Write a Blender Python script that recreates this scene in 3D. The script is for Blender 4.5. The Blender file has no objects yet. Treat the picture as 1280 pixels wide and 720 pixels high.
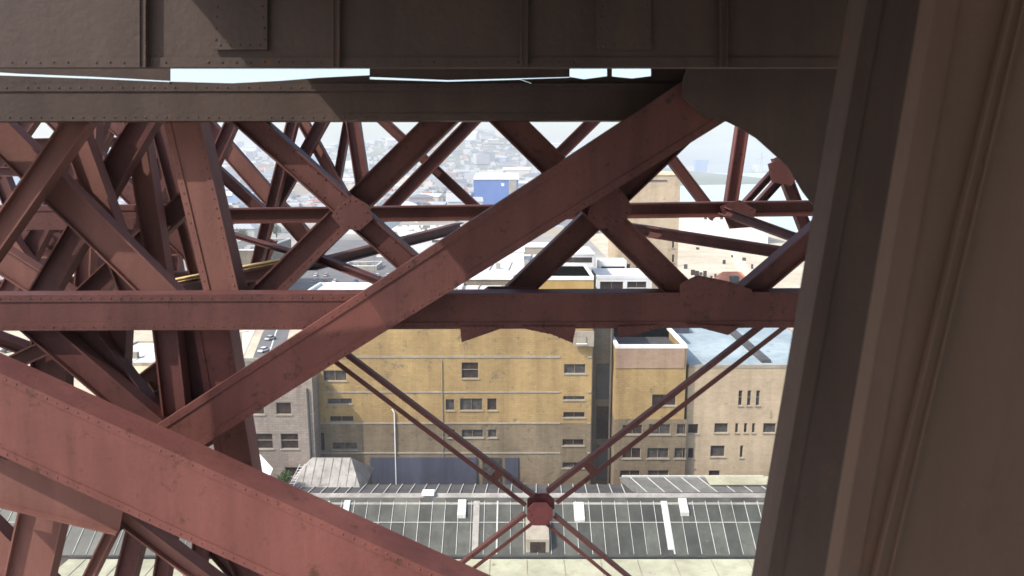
import bpy, math, random
from mathutils import Vector, Matrix
random.seed(7)
SC = bpy.context.scene
COL = SC.collection
R = math.radians
# ------------------------------------------------------------------ camera, sky, sun, exposure
CAMZ = 60.0
F = 950.0
PITCH = math.atan(158 / F)
cam = bpy.data.cameras.new('camera')
cam.sensor_width = 36.0
cam.lens = 36.0 * F / 1280
cam.clip_start = 0.05
cam.clip_end = 20000
cam.dof.use_dof = True
cam.dof.focus_distance = 60
cam.dof.aperture_fstop = 1.5
camo = bpy.data.objects.new('camera', cam)
COL.objects.link(camo)
camo.location = (0, 0, CAMZ)
camo.rotation_euler = (R(90) - PITCH, 0, 0)
SC.camera = camo
SUN = Vector((-0.60, -0.34, 0.72)).normalized()          # direction towards the sun
w = bpy.data.worlds.new('World')
SC.world = w
w.use_nodes = True
nt = w.node_tree
bg = nt.nodes['Background']
sky = nt.nodes.new('ShaderNodeTexSky')
sky.sky_type = 'NISHITA'
sky.sun_disc = False
sky.sun_elevation = math.asin(SUN.z)
sky.sun_rotation = math.atan2(SUN.x, SUN.y)
sky.altitude = 50
sky.air_density = 1.0
sky.dust_density = 2.5
sky.ozone_density = 1.0
nt.links.new(sky.outputs[0], bg.inputs[0])
bg.inputs[1].default_value = 0.15
sl = bpy.data.lights.new('sun', 'SUN')
sl.energy = 3.0
sl.angle = R(0.5)
sl.color = (1.0, 0.94, 0.86)
slo = bpy.data.objects.new('sun', sl)
COL.objects.link(slo)
slo.rotation_euler = SUN.to_track_quat('Z', 'Y').to_euler()
slo.location = SUN * 100
SC.view_settings.view_transform = 'Standard'
SC.view_settings.look = 'None'
SC.view_settings.gamma = 1.0
SC.view_settings.exposure = 0.9
SC.render.engine = 'CYCLES'
SC.cycles.max_bounces = 6
SC.cycles.volume_bounces = 1
SC.cycles.volume_step_rate = 10

# ------------------------------------------------------------------ coordinates: a point seen at (px, py) of the photo, on a plane
CP, SP = math.cos(PITCH), math.sin(PITCH)
def ray(px, py):
    u = (px - 640) / F
    v = (360 - py) / F
    return Vector((u, CP + v * SP, -SP + v * CP))
def U(px, py, Y):
    d = ray(px, py)
    return Vector((0, 0, CAMZ)) + d * (Y / d.y)
def G(px, py, z=0.0):
    d = ray(px, py)
    return Vector((0, 0, CAMZ)) + d * ((z - CAMZ) / d.z)

# ------------------------------------------------------------------ materials
def newmat(name):
    m = bpy.data.materials.new(name)
    m.use_nodes = True
    return m, m.node_tree, m.node_tree.nodes['Principled BSDF']
def mottled(name, c1, c2, scale=1.0, rough=0.8, c3=None, spot=0.6, bump=0.1, streak=False, metal=0.0, fine=14.0, spec=0.3, grime=0.0, blocks=0.0, panels=False):
    m, t, b = newmat(name)
    N = t.nodes; L = t.links
    geo = N.new('ShaderNodeNewGeometry')
    mp = N.new('ShaderNodeMapping')
    L.new(geo.outputs['Position'], mp.inputs['Vector'])
    mp.inputs['Scale'].default_value = (1, 1, 0.18) if streak else (1, 1, 1)
    n1 = N.new('ShaderNodeTexNoise'); n1.inputs['Scale'].default_value = scale; n1.inputs['Detail'].default_value = 8
    n1.inputs['Roughness'].default_value = 0.65
    L.new(mp.outputs[0], n1.inputs['Vector'])
    r1 = N.new('ShaderNodeValToRGB')
    r1.color_ramp.elements[0].position = 0.35; r1.color_ramp.elements[1].position = 0.68
    r1.color_ramp.elements[0].color = (*c1, 1); r1.color_ramp.elements[1].color = (*c2, 1)
    L.new(n1.outputs['Fac'], r1.inputs['Fac'])
    out = r1.outputs['Color']
    if c3:
        n2 = N.new('ShaderNodeTexNoise'); n2.inputs['Scale'].default_value = scale * 3.1; n2.inputs['Detail'].default_value = 10
        n2.inputs['Roughness'].default_value = 0.75
        L.new(geo.outputs['Position'], n2.inputs['Vector'])
        r2 = N.new('ShaderNodeValToRGB')
        r2.color_ramp.elements[0].position = spot; r2.color_ramp.elements[1].position = min(1, spot + 0.09)
        r2.color_ramp.elements[0].color = (0, 0, 0, 1); r2.color_ramp.elements[1].color = (1, 1, 1, 1)
        L.new(n2.outputs['Fac'], r2.inputs['Fac'])
        mx = N.new('ShaderNodeMixRGB')
        L.new(r2.outputs['Color'], mx.inputs['Fac']); L.new(out, mx.inputs['Color1']); mx.inputs['Color2'].default_value = (*c3, 1)
        out = mx.outputs['Color']
    if grime:
        for sc, zs, lo, hi, amt in ((0.55, .07, .48, .72, grime), (0.09, 1.0, .42, .60, grime * .8), (2.2, .5, .60, .72, grime * .7)):
            m2 = N.new('ShaderNodeMapping'); m2.inputs['Scale'].default_value = (1, 1, zs); L.new(geo.outputs['Position'], m2.inputs['Vector'])
            g_ = N.new('ShaderNodeTexNoise'); g_.inputs['Scale'].default_value = sc; g_.inputs['Detail'].default_value = 9; g_.inputs['Roughness'].default_value = .7
            L.new(m2.outputs[0], g_.inputs['Vector'])
            mr = N.new('ShaderNodeMapRange'); mr.inputs['From Min'].default_value = lo; mr.inputs['From Max'].default_value = hi; mr.inputs['To Max'].default_value = amt
            L.new(g_.outputs['Fac'], mr.inputs['Value'])
            mg = N.new('ShaderNodeMixRGB'); L.new(mr.outputs[0], mg.inputs['Fac']); L.new(out, mg.inputs['Color1']); mg.inputs['Color2'].default_value = (c1[0] * .45, c1[1] * .42, c1[2] * .42, 1)
            out = mg.outputs['Color']
    if blocks or panels:
        sx = N.new('ShaderNodeSeparateXYZ'); L.new(geo.outputs['Position'], sx.inputs[0])
    if blocks:
        cx = N.new('ShaderNodeCombineXYZ'); L.new(sx.outputs['X'], cx.inputs['X']); L.new(sx.outputs['Z'], cx.inputs['Y'])
        bk = N.new('ShaderNodeTexBrick'); L.new(cx.outputs[0], bk.inputs['Vector']); bk.inputs['Scale'].default_value = 1.0
        bk.inputs['Brick Width'].default_value = .9; bk.inputs['Row Height'].default_value = .38; bk.inputs['Mortar Size'].default_value = .03
        bk.inputs['Color1'].default_value = (1, 1, 1, 1); bk.inputs['Color2'].default_value = (.62, .60, .58, 1); bk.inputs['Mortar'].default_value = (.45, .44, .42, 1)
        mb_ = N.new('ShaderNodeMixRGB'); mb_.blend_type = 'MULTIPLY'; mb_.inputs['Fac'].default_value = blocks * 1.6
        L.new(out, mb_.inputs['Color1']); L.new(bk.outputs['Color'], mb_.inputs['Color2']); out = mb_.outputs['Color']
    if panels:
        dv = N.new('ShaderNodeMath'); dv.operation = 'DIVIDE'; dv.inputs[1].default_value = 1.87; ad = N.new('ShaderNodeMath'); ad.operation = 'ADD'; ad.inputs[1].default_value = 75.0
        L.new(sx.outputs['X'], ad.inputs[0]); L.new(ad.outputs[0], dv.inputs[0]); fl = N.new('ShaderNodeMath'); fl.operation = 'FLOOR'; L.new(dv.outputs[0], fl.inputs[0])
        gz = N.new('ShaderNodeMath'); gz.operation = 'GREATER_THAN'; gz.inputs[1].default_value = zsplit; L.new(sx.outputs['Z'], gz.inputs[0])
        cb = N.new('ShaderNodeCombineXYZ'); L.new(fl.outputs[0], cb.inputs['X']); L.new(gz.outputs[0], cb.inputs['Y'])
        wn = N.new('ShaderNodeTexWhiteNoise'); L.new(cb.outputs[0], wn.inputs['Vector'])
        mr = N.new('ShaderNodeMapRange'); mr.inputs['To Min'].default_value = .68; mr.inputs['To Max'].default_value = 1.45; L.new(wn.outputs['Value'], mr.inputs['Value'])
        vm = N.new('ShaderNodeVectorMath'); vm.operation = 'SCALE'; L.new(out, vm.inputs[0]); L.new(mr.outputs[0], vm.inputs['Scale']); out = vm.outputs[0]
    L.new(out, b.inputs['Base Color'])
    b.inputs['Roughness'].default_value = rough
    b.inputs['Metallic'].default_value = metal
    b.inputs['Specular IOR Level'].default_value = spec
    if bump:
        n3 = N.new('ShaderNodeTexNoise'); n3.inputs['Scale'].default_value = scale * fine; n3.inputs['Detail'].default_value = 6
        L.new(geo.outputs['Position'], n3.inputs['Vector'])
        bp = N.new('ShaderNodeBump'); bp.inputs['Strength'].default_value = bump; bp.inputs['Distance'].default_value = 0.02
        L.new(n3.outputs['Fac'], bp.inputs['Height']); L.new(bp.outputs[0], b.inputs['Normal'])
    return m
zsplit = 9.75
M = {}
M['steel'] = mottled('red_oxide_paint', (0.097, 0.035, 0.031), (0.154, 0.057, 0.048), 1.6, 0.62, (0.042, 0.024, 0.017), 0.57, 0.3, True, grime=.58)
M['steel_glare'] = mottled('red_paint_with_glare', (0.172, 0.074, 0.059), (0.251, 0.11, 0.087), 1.2, 0.75, (0.09, 0.048, 0.034), 0.62, 0.3, True, grime=.45)  # glare over the left members put into a lighter pinkish colour
M['steel_red'] = mottled('red_oxide_and_sun_tone', (0.143, 0.048, 0.04), (0.204, 0.074, 0.061), 1.0, 0.65, (0.075, 0.034, 0.020), 0.565, 0.3, True, grime=.62)  # own red of the beam; on the diagonal, sunlight put into colour
M['steel_dark'] = mottled('dark_brown_paint', (0.059, 0.039, 0.032), (0.09, 0.06, 0.05), 0.9, 0.62, (0.12, 0.055, 0.030), 0.60, 0.3, True, grime=.55)  # dark brown for the girder, top chord, added shade floor and column
M['steel_brown'] = mottled('brown_paint', (0.102, 0.062, 0.044), (0.15, 0.095, 0.068), 0.8, 0.65, (0.14, 0.070, 0.040), 0.61, 0.3, True, grime=.5)
M['steel_hub'] = mottled('crimson_paint', (0.10, 0.028, 0.030), (0.15, 0.045, 0.045), 1.6, 0.6, (0.12, 0.03, 0.025), 0.66, 0.2)
M['steel_pale'] = mottled('pale_yellow_paint', (0.50, 0.36, 0.16), (0.62, 0.46, 0.22), 2, 0.8)  # pale yellow, for the thin strip along the strut top
M['yellow'] = mottled('yellow_render', (0.329, 0.225, 0.104), (0.482, 0.341, 0.156), 0.20, 0.9, (0.22, 0.175, 0.115), 0.56, 0.1, True, grime=0.35, blocks=.22)
M['yellow_box'] = mottled('ochre_render', (0.38, 0.245, 0.085), (0.48, 0.325, 0.13), 0.3, 0.9, (0.34, 0.23, 0.10), 0.63, 0.1, grime=0.35)
M['greywall'] = mottled('grey_buff_render', (0.16, 0.135, 0.1), (0.24, 0.205, 0.155), 0.18, 0.9, (0.14, 0.115, 0.085), 0.60, 0.1, True, grime=0.45, blocks=.25)
M['buff'] = mottled('buff_render', (0.442, 0.347, 0.233), (0.569, 0.458, 0.321), 0.16, 0.9, (0.27, 0.22, 0.145), 0.60, 0.1, True, grime=0.3, blocks=.18)
M['greybuff'] = mottled('grey_buff_lower_tone', (0.194, 0.152, 0.099), (0.294, 0.23, 0.151), 0.2, 0.9, (0.13, 0.11, 0.085), 0.56, 0.1, True, grime=0.45, blocks=.25)  # greyer, darker tone for the lower storeys of both yellow blocks
M['pinkish'] = mottled('pinkish_brown_render', (0.329, 0.226, 0.165), (0.415, 0.293, 0.213), 0.2, 0.9, (0.24, 0.18, 0.12), 0.62, 0.1, True, grime=0.35, blocks=.18)
M['cream'] = mottled('cream_render', (0.67, 0.556, 0.368), (0.799, 0.68, 0.478), 0.1, 0.9, (0.55, 0.46, 0.33), 0.66, 0.05, True, grime=0.3)
M['grey_block'] = mottled('grey_stone', (0.256, 0.213, 0.183), (0.366, 0.317, 0.275), 0.2, 0.9, (0.16, 0.13, 0.11), 0.60, 0.1, True, grime=0.55, blocks=.3)
M['trim'] = mottled('pale_concrete', (0.28, 0.245, 0.19), (0.38, 0.345, 0.28), 0.6, 0.85, (0.20, 0.17, 0.135), 0.62, grime=0.3)
M['white'] = mottled('white_paint', (0.70, 0.70, 0.68), (0.82, 0.82, 0.80), 0.4, 0.7, (0.56, 0.55, 0.52), 0.68, grime=0.25)
M['whiteroof'] = mottled('white_membrane', (0.62, 0.63, 0.62), (0.80, 0.81, 0.80), 0.07, 0.7, (0.48, 0.49, 0.50), 0.60, 0.05, grime=0.4)
M['blueroof'] = mottled('pale_blue_roofing', (0.268, 0.342, 0.378), (0.39, 0.464, 0.476), 0.08, 0.7, (0.18, 0.22, 0.24), 0.60, 0.05, grime=0.4)
M['darkroof'] = mottled('dark_roofing', (0.05, 0.05, 0.055), (0.09, 0.09, 0.09), 0.3, 0.85, (0.13, 0.12, 0.11), 0.63)
M['greyroof'] = mottled('grey_slate', (0.13, 0.13, 0.12), (0.20, 0.20, 0.185), 0.5, 0.75, (0.26, 0.25, 0.22), 0.64, 0.2, grime=0.5)
M['panel'] = mottled('glazed_roof_panel', (0.053, 0.055, 0.045), (0.092, 0.096, 0.079), 0.35, 0.5, (0.15, 0.15, 0.135), 0.61, 0.1, spec=0.4, grime=0.5, panels=True)
M['ribs'] = mottled('pale_glazing_bar', (0.36, 0.36, 0.34), (0.52, 0.52, 0.49), 1.5, 0.7, (0.3, 0.29, 0.26), 0.6)
M['ridge'] = mottled('weathered_ridge_flashing', (0.268, 0.25, 0.226), (0.39, 0.372, 0.336), 0.5, 0.8, (0.15, 0.12, 0.09), 0.58, grime=0.6)
M['paleroof'] = mottled('pale_yellow_roofing', (0.366, 0.366, 0.256), (0.488, 0.488, 0.354), 0.2, 0.85, (0.24, 0.24, 0.17), 0.60, grime=0.45)
M['bluewall'] = mottled('blue_grey_cladding', (0.060, 0.066, 0.095), (0.090, 0.096, 0.135), 0.4, 0.7, (0.11, 0.10, 0.09), 0.62, 0.1, True, grime=0.5)
M['glass'] = mottled('dark_window_glass', (0.022, 0.016, 0.014), (0.060, 0.042, 0.036), 1.6, 0.35, (0.16, 0.13, 0.10), 0.66, bump=0, spec=0.25)
M['glass_grey'] = mottled('dusty_window_glass', (0.035, 0.032, 0.031), (0.10, 0.09, 0.082), 1.6, 0.35, (0.22, 0.19, 0.15), 0.62, bump=0, spec=0.3)
M['shed_blue'] = mottled('blue_sheeting', (0.045, 0.12, 0.36), (0.07, 0.17, 0.44), 0.03, 0.6, None, bump=0)
M['vent'] = mottled('weathered_white_vent', (.46,.46,.44), (.62,.62,.60), 1.5, .7, (.3,.28,.25), .58, grime=.5)
M['redroof'] = mottled('red_tiles', (0.42, 0.17, 0.10), (0.55, 0.25, 0.15), 0.4, 0.85, (0.3, 0.13, 0.09), 0.62)
M['ground'] = mottled('city_ground', (0.20, 0.19, 0.17), (0.36, 0.34, 0.30), 0.012, 0.9, (0.12, 0.14, 0.09), 0.60, 0)
M['concrete'] = mottled('pale_yard_concrete', (0.462, 0.399, 0.294), (0.638, 0.557, 0.418), 0.03, 0.9, (0.36, 0.32, 0.27), 0.60, 0.05, grime=0.4)
M['asphalt'] = mottled('asphalt', (0.10, 0.10, 0.10), (0.16, 0.155, 0.15), 0.08, 0.9, (0.20, 0.19, 0.18), 0.64, 0.1)
M['verge'] = mottled('dry_grass', (0.24, 0.24, 0.09), (0.36, 0.34, 0.14), 0.2, 0.95, (0.14, 0.16, 0.05), 0.58, 0.1)
M['kerb'] = mottled('kerb_stone', (0.5, 0.47, 0.36), (0.62, 0.58, 0.46), 0.5, 0.9)
M['leaf'] = mottled('foliage', (0.035, 0.07, 0.02), (0.075, 0.12, 0.035), 0.8, 0.9, (0.10, 0.13, 0.05), 0.6, 0)
M['bark'] = mottled('bark', (0.09, 0.065, 0.045), (0.14, 0.10, 0.07), 3, 0.9)
M['hill'] = mottled('hillside', (0.07, 0.10, 0.055), (0.15, 0.16, 0.11), 0.004, 0.95, (0.26, 0.24, 0.20), 0.58, 0)
M['tyre'] = mottled('tyre_rubber', (0.02, 0.02, 0.02), (0.03, 0.03, 0.03), 3, 0.9, bump=0)
m, t, b = newmat('river_water')
b.inputs['Base Color'].default_value = (0.42, 0.52, 0.49, 1); b.inputs['Roughness'].default_value = 0.28
n = t.nodes.new('ShaderNodeTexNoise'); n.inputs['Scale'].default_value = 0.05; n.inputs['Detail'].default_value = 8
g = t.nodes.new('ShaderNodeNewGeometry'); t.links.new(g.outputs['Position'], n.inputs['Vector'])
bp = t.nodes.new('ShaderNodeBump'); bp.inputs['Strength'].default_value = 0.25; bp.inputs['Distance'].default_value = 0.6
t.links.new(n.outputs['Fac'], bp.inputs['Height']); t.links.new(bp.outputs[0], b.inputs['Normal'])
M['water'] = m
def paint(name, c):
    m, t, b = newmat(name); b.inputs['Base Color'].default_value = (*c, 1); b.inputs['Roughness'].default_value = 0.4
    return m
CARM = [paint('car_paint_white', (.75, .75, .75)), paint('car_paint_blue', (.05, .12, .40)), paint('car_paint_silver', (.42, .43, .45)),
        paint('car_paint_black', (.02, .02, .025)), paint('car_paint_red', (.35, .04, .03))]
CARN = ['white', 'blue', 'silver', 'black', 'red']
CITY = [paint('house_white', (.50, .50, .48)), paint('house_grey', (.34, .35, .36)), paint('house_buff', (.50, .43, .34)),
        paint('house_slate', (.17, .19, .22)), paint('house_blue', (.22, .32, .46)), paint('house_brick', (.34, .20, .15))]
CITYN = ['white', 'grey', 'buff', 'slate dark', 'blue', 'brick coloured']

# ------------------------------------------------------------------ mesh helpers
class MB:
    def __init__(s): s.v = []; s.f = []
    def add(s, vs, fs):
        o = len(s.v); s.v += [tuple(p) for p in vs]; s.f += [tuple(i + o for i in q) for q in fs]; return s
    def box(s, x0, x1, y0, y1, z0, z1):
        return s.add([(x0,y0,z0),(x1,y0,z0),(x1,y1,z0),(x0,y1,z0),(x0,y0,z1),(x1,y0,z1),(x1,y1,z1),(x0,y1,z1)],
                     [(0,3,2,1),(4,5,6,7),(0,1,5,4),(1,2,6,5),(2,3,7,6),(3,0,4,7)])
    def hexa(s, p):     # 4 front corners then 4 back corners
        return s.add(p, [(0,1,2,3),(7,6,5,4),(0,4,5,1),(1,5,6,2),(2,6,7,3),(3,7,4,0)])
    def bar(s, a, b, w, d, up=Vector((0, 0, 1))):
        a = Vector(a); b = Vector(b); ax = (b - a).normalized(); sd = ax.cross(up)
        if sd.length < 1e-4: sd = ax.cross(Vector((0, 1, 0)))
        sd.normalize(); u2 = sd.cross(ax)
        q = [sd * (i * w / 2) + u2 * (j * d / 2) for i, j in ((-1,-1),(1,-1),(1,1),(-1,1))]
        return s.add([a + k for k in q] + [b + k for k in q], [(3,2,1,0),(4,5,6,7),(0,1,5,4),(1,2,6,5),(2,3,7,6),(3,0,4,7)])
    def prism(s, pts, thick):   # pts: list of Vector in a plane, extruded by vector thick
        n = len(pts); fs = [tuple(range(n)), tuple(range(2*n-1, n-1, -1))]
        fs += [(i, i + n, (i+1) % n + n, (i+1) % n) for i in range(n)]
        return s.add(list(pts) + [p + thick for p in pts], fs)
    def dome(s, p, r, nrm):
        if random.random() < .03: return s
        r *= random.uniform(.78, 1.12); nrm = nrm.normalized(); p = p + Vector((random.uniform(-1, 1), 0, random.uniform(-1, 1))) * .003
        a = nrm.cross(Vector((0.3, 0.2, 1))).normalized(); b2 = nrm.cross(a)
        vs = [p + (a * math.cos(k*math.pi/3) + b2 * math.sin(k*math.pi/3)) * r for k in range(6)]
        vs += [p + nrm * r * .5 + (a * math.cos(k*math.pi/3) + b2 * math.sin(k*math.pi/3)) * r * .65 for k in range(6)] + [p + nrm * r * .75]
        fs = [(k, (k+1) % 6, (k+1) % 6 + 6, k + 6) for k in range(6)] + [(k + 6, (k+1) % 6 + 6, 12) for k in range(6)]
        return s.add(vs, fs)
    def build(s, name, mat, parent=None, bevel=0, fix=True):
        me = bpy.data.meshes.new(name)
        if parent is not None and parent.type == 'EMPTY':
            off = parent.location
            me.from_pydata([(x - off.x, y - off.y, z - off.z) for x, y, z in s.v], [], s.f)
        elif parent is not None and parent.parent is not None:
            off = parent.parent.location
            me.from_pydata([(x - off.x, y - off.y, z - off.z) for x, y, z in s.v], [], s.f)
        else:
            me.from_pydata(s.v, [], s.f)
        me.update()
        if fix:
            import bmesh
            bm = bmesh.new(); bm.from_mesh(me); bmesh.ops.recalc_face_normals(bm, faces=bm.faces); bm.to_mesh(me); bm.free()
        me.materials.append(mat)
        o = bpy.data.objects.new(name, me); COL.objects.link(o)
        if parent is not None: o.parent = parent
        if bevel:
            bv = o.modifiers.new('bevel', 'BEVEL'); bv.width = bevel; bv.segments = 1; bv.limit_method = 'ANGLE'
        return o
def thing(name, label, cat, loc=(0, 0, 0), group=None):
    o = bpy.data.objects.new(name, None); COL.objects.link(o); o.location = loc; o.empty_display_size = 0.5
    o['label'] = label; o['category'] = cat
    if group: o['group'] = group
    return o
def tag(o, label, cat, group=None):
    o['label'] = label; o['category'] = cat
    if group: o['group'] = group
    return o
def struct(name, mb, mat):
    o = mb.build(name, mat); o['kind'] = 'structure'; return o

# ------------------------------------------------------------------ SETTING: ground, hills, water, roads
def hillh(x, y):
    h = 0.0
    def bump(cx, cy, sx, sy, a): return a * math.exp(-((x - cx) / sx) ** 2 - ((y - cy) / sy) ** 2)
    h += bump(-500, 3900, 900, 1100, 120) + bump(-1900, 4000, 900, 1000, 95) + bump(-3300, 3600, 1100, 1000, 80)
    h += bump(250, 4500, 500, 600, 80) + bump(-190, 3700, 420, 800, 95)
    h += 6 * math.sin(x * .006 + 1) * math.cos(y * .004) * min(1, max(0, (y - 1800) / 1500))
    return max(0, h) * min(1, max(0, (y - 900) / 900))
mb = MB(); mb.add([(-6000, -300, 0), (6000, -300, 0), (6000, 6500, 0), (-6000, 6500, 0)], [(0, 1, 2, 3)])
struct('ground', mb, M['ground'])
mb = MB(); nx, ny = 90, 70
X0, X1, Y0, Y1 = -5800, 900, 1000, 6400
for j in range(ny + 1):
    for i in range(nx + 1):
        x = X0 + (X1 - X0) * i / nx; y = Y0 + (Y1 - Y0) * j / ny
        mb.v.append((x, y, hillh(x, y) - 1.5))
for j in range(ny):
    for i in range(nx):
        a = j * (nx + 1) + i; mb.f.append((a, a + 1, a + nx + 2, a + nx + 1))
o = struct('hills', mb, M['hill'])
# far bank hills on the right, across the water
mb = MB(); nx = 80
pts = []
for i in range(nx + 1):
    x = 300 + 5400 * i / nx
    pts.append((x, 24 + 16 * math.sin(i * .37) + 10 * math.sin(i * .83 + 1)))
for k, (yy, s) in enumerate(((4150, 0.05), (4500, .6), (5000, 1.25), (5800, .4), (6300, 0))):
    for x, h in pts: mb.v.append((x, yy + 60 * math.sin(x * .003), h * s + .05))
for k in range(4):
    for i in range(nx):
        a = k * (nx + 1) + i; mb.f.append((a, a + 1, a + nx + 2, a + nx + 1))
struct('far_bank', mb, M['hill'])
mb = MB(); mb.add([(150, 640, .3), (5900, 640, .3), (5900, 4140, .3), (520, 4140, .3), (330, 2500, .3), (230, 1300, .3)], [(0, 1, 2, 3, 4, 5)])
struct('water', mb, M['water'])
def lane(name, pts, wd, z, mat):
    mb = MB(); L = []; Rr = []
    for i, p in enumerate(pts):
        a = pts[max(0, i - 1)]; b = pts[min(len(pts) - 1, i + 1)]
        d = Vector((b[0] - a[0], b[1] - a[1], 0)).normalized(); n = Vector((-d.y, d.x, 0)) * wd / 2
        L.append((p[0] + n.x, p[1] + n.y, z)); Rr.append((p[0] - n.x, p[1] - n.y, z))
    k = len(pts); mb.add(L + Rr, [(i, i + 1, k + i + 1, k + i) for i in range(k - 1)])
    return struct(name, mb, mat)
mb = MB(); mb.add([(60, 160, .05), (700, 160, .05), (700, 640, .05), (60, 640, .05)], [(0, 1, 2, 3)])
struct('yard', mb, M['concrete'])
lane('yard_track', [(110, 250), (125, 400), (160, 560)], 7, .08, M['cream'])
mb = MB(); mb.box(150, 900, 640, 643, 0, 1.2)
struct('quay_edge', mb, M['concrete'])
g0 = G(318, 500); g1 = G(345, 415); g2 = G(392, 330); g3 = G(430, 262)
lane('road', [(g0.x - 9, g0.y - 60), (g0.x, g0.y), (g1.x, g1.y), (g2.x, g2.y), (g3.x, g3.y), (-180, 1800)], 9, .10, M['asphalt'])
lane('pavement', [(g0.x - 19, g0.y - 60), (g0.x - 10, g0.y), (g1.x - 10, g1.y), (g2.x - 10, g2.y), (g3.x - 10, g3.y)], 4.5, .13, M['kerb'])
lane('road_marking', [(g0.x, g0.y), (g1.x, g1.y), (g2.x, g2.y), (g3.x, g3.y)], .35, .106, M['white'])
lane('verge', [(g0.x - 34, g0.y - 30), (g0.x - 27, g0.y), (g1.x - 26, g1.y), (g2.x - 26, g2.y)], 24, .09, M['verge'])
lane('cross_road', [(-420, 330), (-150, 300), (-60, 292)], 9, .094, M['asphalt'])
mb = MB(); mb.add([(-260, 60, .03), (60, 60, .03), (60, 300, .03), (-260, 300, .03)], [(0, 1, 2, 3)])
struct('paved_yard', mb, M['concrete'])
p = [G(360, 372), G(560, 372), G(540, 300), G(400, 300)]
mb = MB(); mb.add([(q.x, q.y, .12) for q in p], [(0, 1, 2, 3)]); struct('car_park', mb, M['asphalt'])

# ------------------------------------------------------------------ BUILDINGS
def facade(mb, x0, x1, z0, z1, Y, op, rec=0.35):
    """front wall in plane Y (facing the bridge) with real recessed openings op = [(xa,xb,za,zb)]"""
    xs = sorted({x0, x1, *[q for o in op for q in (o[0], o[1])]}); zs = sorted({z0, z1, *[q for o in op for q in (o[2], o[3])]})
    for i in range(len(xs) - 1):
        for j in range(len(zs) - 1):
            cx = (xs[i] + xs[i+1]) / 2; cz = (zs[j] + zs[j+1]) / 2
            if any(o[0] < cx < o[1] and o[2] < cz < o[3] for o in op): continue
            mb.add([(xs[i], Y, zs[j]), (xs[i+1], Y, zs[j]), (xs[i+1], Y, zs[j+1]), (xs[i], Y, zs[j+1])], [(0, 1, 2, 3)])
    for a, b, c, d in op:
        mb.add([(a,Y,c),(b,Y,c),(b,Y,d),(a,Y,d),(a,Y+rec,c),(b,Y+rec,c),(b,Y+rec,d),(a,Y+rec,d)], [(0,1,5,4),(1,2,6,5),(2,3,7,6),(3,0,4,7)])
def block(root, x0, x1, z0, z1, Y, depth, mat, op=(), name='wall', framem='trim', glass='glass', sill=True, front=True):
    """walls of a block: front with openings, sides and back; windows are parts with pane sub-parts"""
    mb = MB(); facade(mb, x0, x1, z0, z1, Y, list(op))
    mb.add([(x0,Y,z0),(x0,Y+depth,z0),(x1,Y+depth,z0),(x1,Y,z0),(x0,Y,z1),(x0,Y+depth,z1),(x1,Y+depth,z1),(x1,Y,z1)], [(0,1,5,4),(1,2,6,5),(2,3,7,6)])
    w_ = mb.build(name, M[mat], root, fix=False)
    for k, (a, b, c, d) in enumerate(op):
        window(root, a, b, c, d, Y, framem, glass if k % 3 else 'glass', sill)
    return w_
def window(root, a, b, c, d, Y, framem='trim', glass='glass', sill=True):
    f = MB(); e = 0.07; y0 = Y + .12; y1 = Y + .24
    f.box(a, a + e, y0, y1, c, d); f.box(b - e, b, y0, y1, c, d); f.box(a + e, b - e, y0, y1, d - e, d); f.box(a + e, b - e, y0, y1, c, c + e)
    n = max(1, round((b - a) / 1.9))
    for i in range(1, n): xm = a + (b - a) * i / n; f.box(xm - .022, xm + .022, y0 + .01, y1 - .01, c + e, d - e)
    if d - c > 2.2: zm = c + (d - c) * .55; f.box(a + e, b - e, y0 + .015, y1 - .015, zm - .035, zm + .035)
    if sill: f.box(a - .15, b + .15, Y - .14, Y - .004, c - .18, c - .02)
    o = f.build('window', M[framem], root, fix=False)
    MB().add([(a, Y + .30, c), (b, Y + .30, c), (b, Y + .30, d), (a, Y + .30, d)], [(0, 1, 2, 3)]).build('pane', M[glass], o, fix=False)
    return o
def ops(Y, rects):
    out = []
    for (x0, x1, y0, y1) in rects:
        a = U(x0, (y0+y1)/2, Y).x; b = U(x1, (y0+y1)/2, Y).x; out.append((a, b, U(0, y1, Y).z, U(0, y0, Y).z))
    return out
def roofslab(root, x0, x1, Y, depth, z, mat, par=0.9, parm='white', t=0.35, name='roof', front=True):
    MB().add([(x0+t, Y+t, z), (x1-t, Y+t, z), (x1-t, Y+depth-t, z), (x0+t, Y+depth-t, z)], [(0, 1, 2, 3)]).build(name, M[mat], root, fix=False)
    m_ = MB(); h = z + par
    m_.box(x0, x1, Y - .06, Y + t, z - .3, h); m_.box(x0, x1, Y + depth - t, Y + depth + .06, z - .3, h)
    m_.box(x0 - .06, x0 + t, Y + t, Y + depth - t, z - .3, h); m_.box(x1 - t, x1 + .06, Y + t, Y + depth - t, z - .3, h)
    m_.build('parapet', M[parm], root, fix=False)

# --- A: the long yellow factory block
D = 120.0
xa0, xam, xa1, xa2 = U(388, 500, D).x, U(575, 500, D).x, U(665, 400, D).x, U(741, 400, D).x
ztop = U(0, 366, D).z; ztop2 = U(0, 345, D).z
A = thing('factory_block', 'long yellow factory block with white flat roof, behind the glazed shed', 'building', (xa0, D, 0))
opA = ops(D, [(577,598,453,473),(557,568,499,513),(575,603,498,513),(609,621,498,513),(560,569,537,547),(577,604,537,547),(610,621,537,547),
              (705,732,455,467),(704,731,495,500),(704,731,515,522),(703,730,549,557),(703,731,578,585),
              (404,433,463,476),(409,440,498,505),(412,442,520,527),(415,447,553,562)])
zl = U(0, 529, D).z
block(A, xa0, xa2, zl, ztop, D, 9, 'yellow', [q for q in opA if q[2] > zl], glass='glass_grey')
block(A, xa0, xa2, 0, zl, D, 9, 'greybuff', [q for q in opA if q[2] < zl], glass='glass_grey', name='lower_wall')
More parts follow.
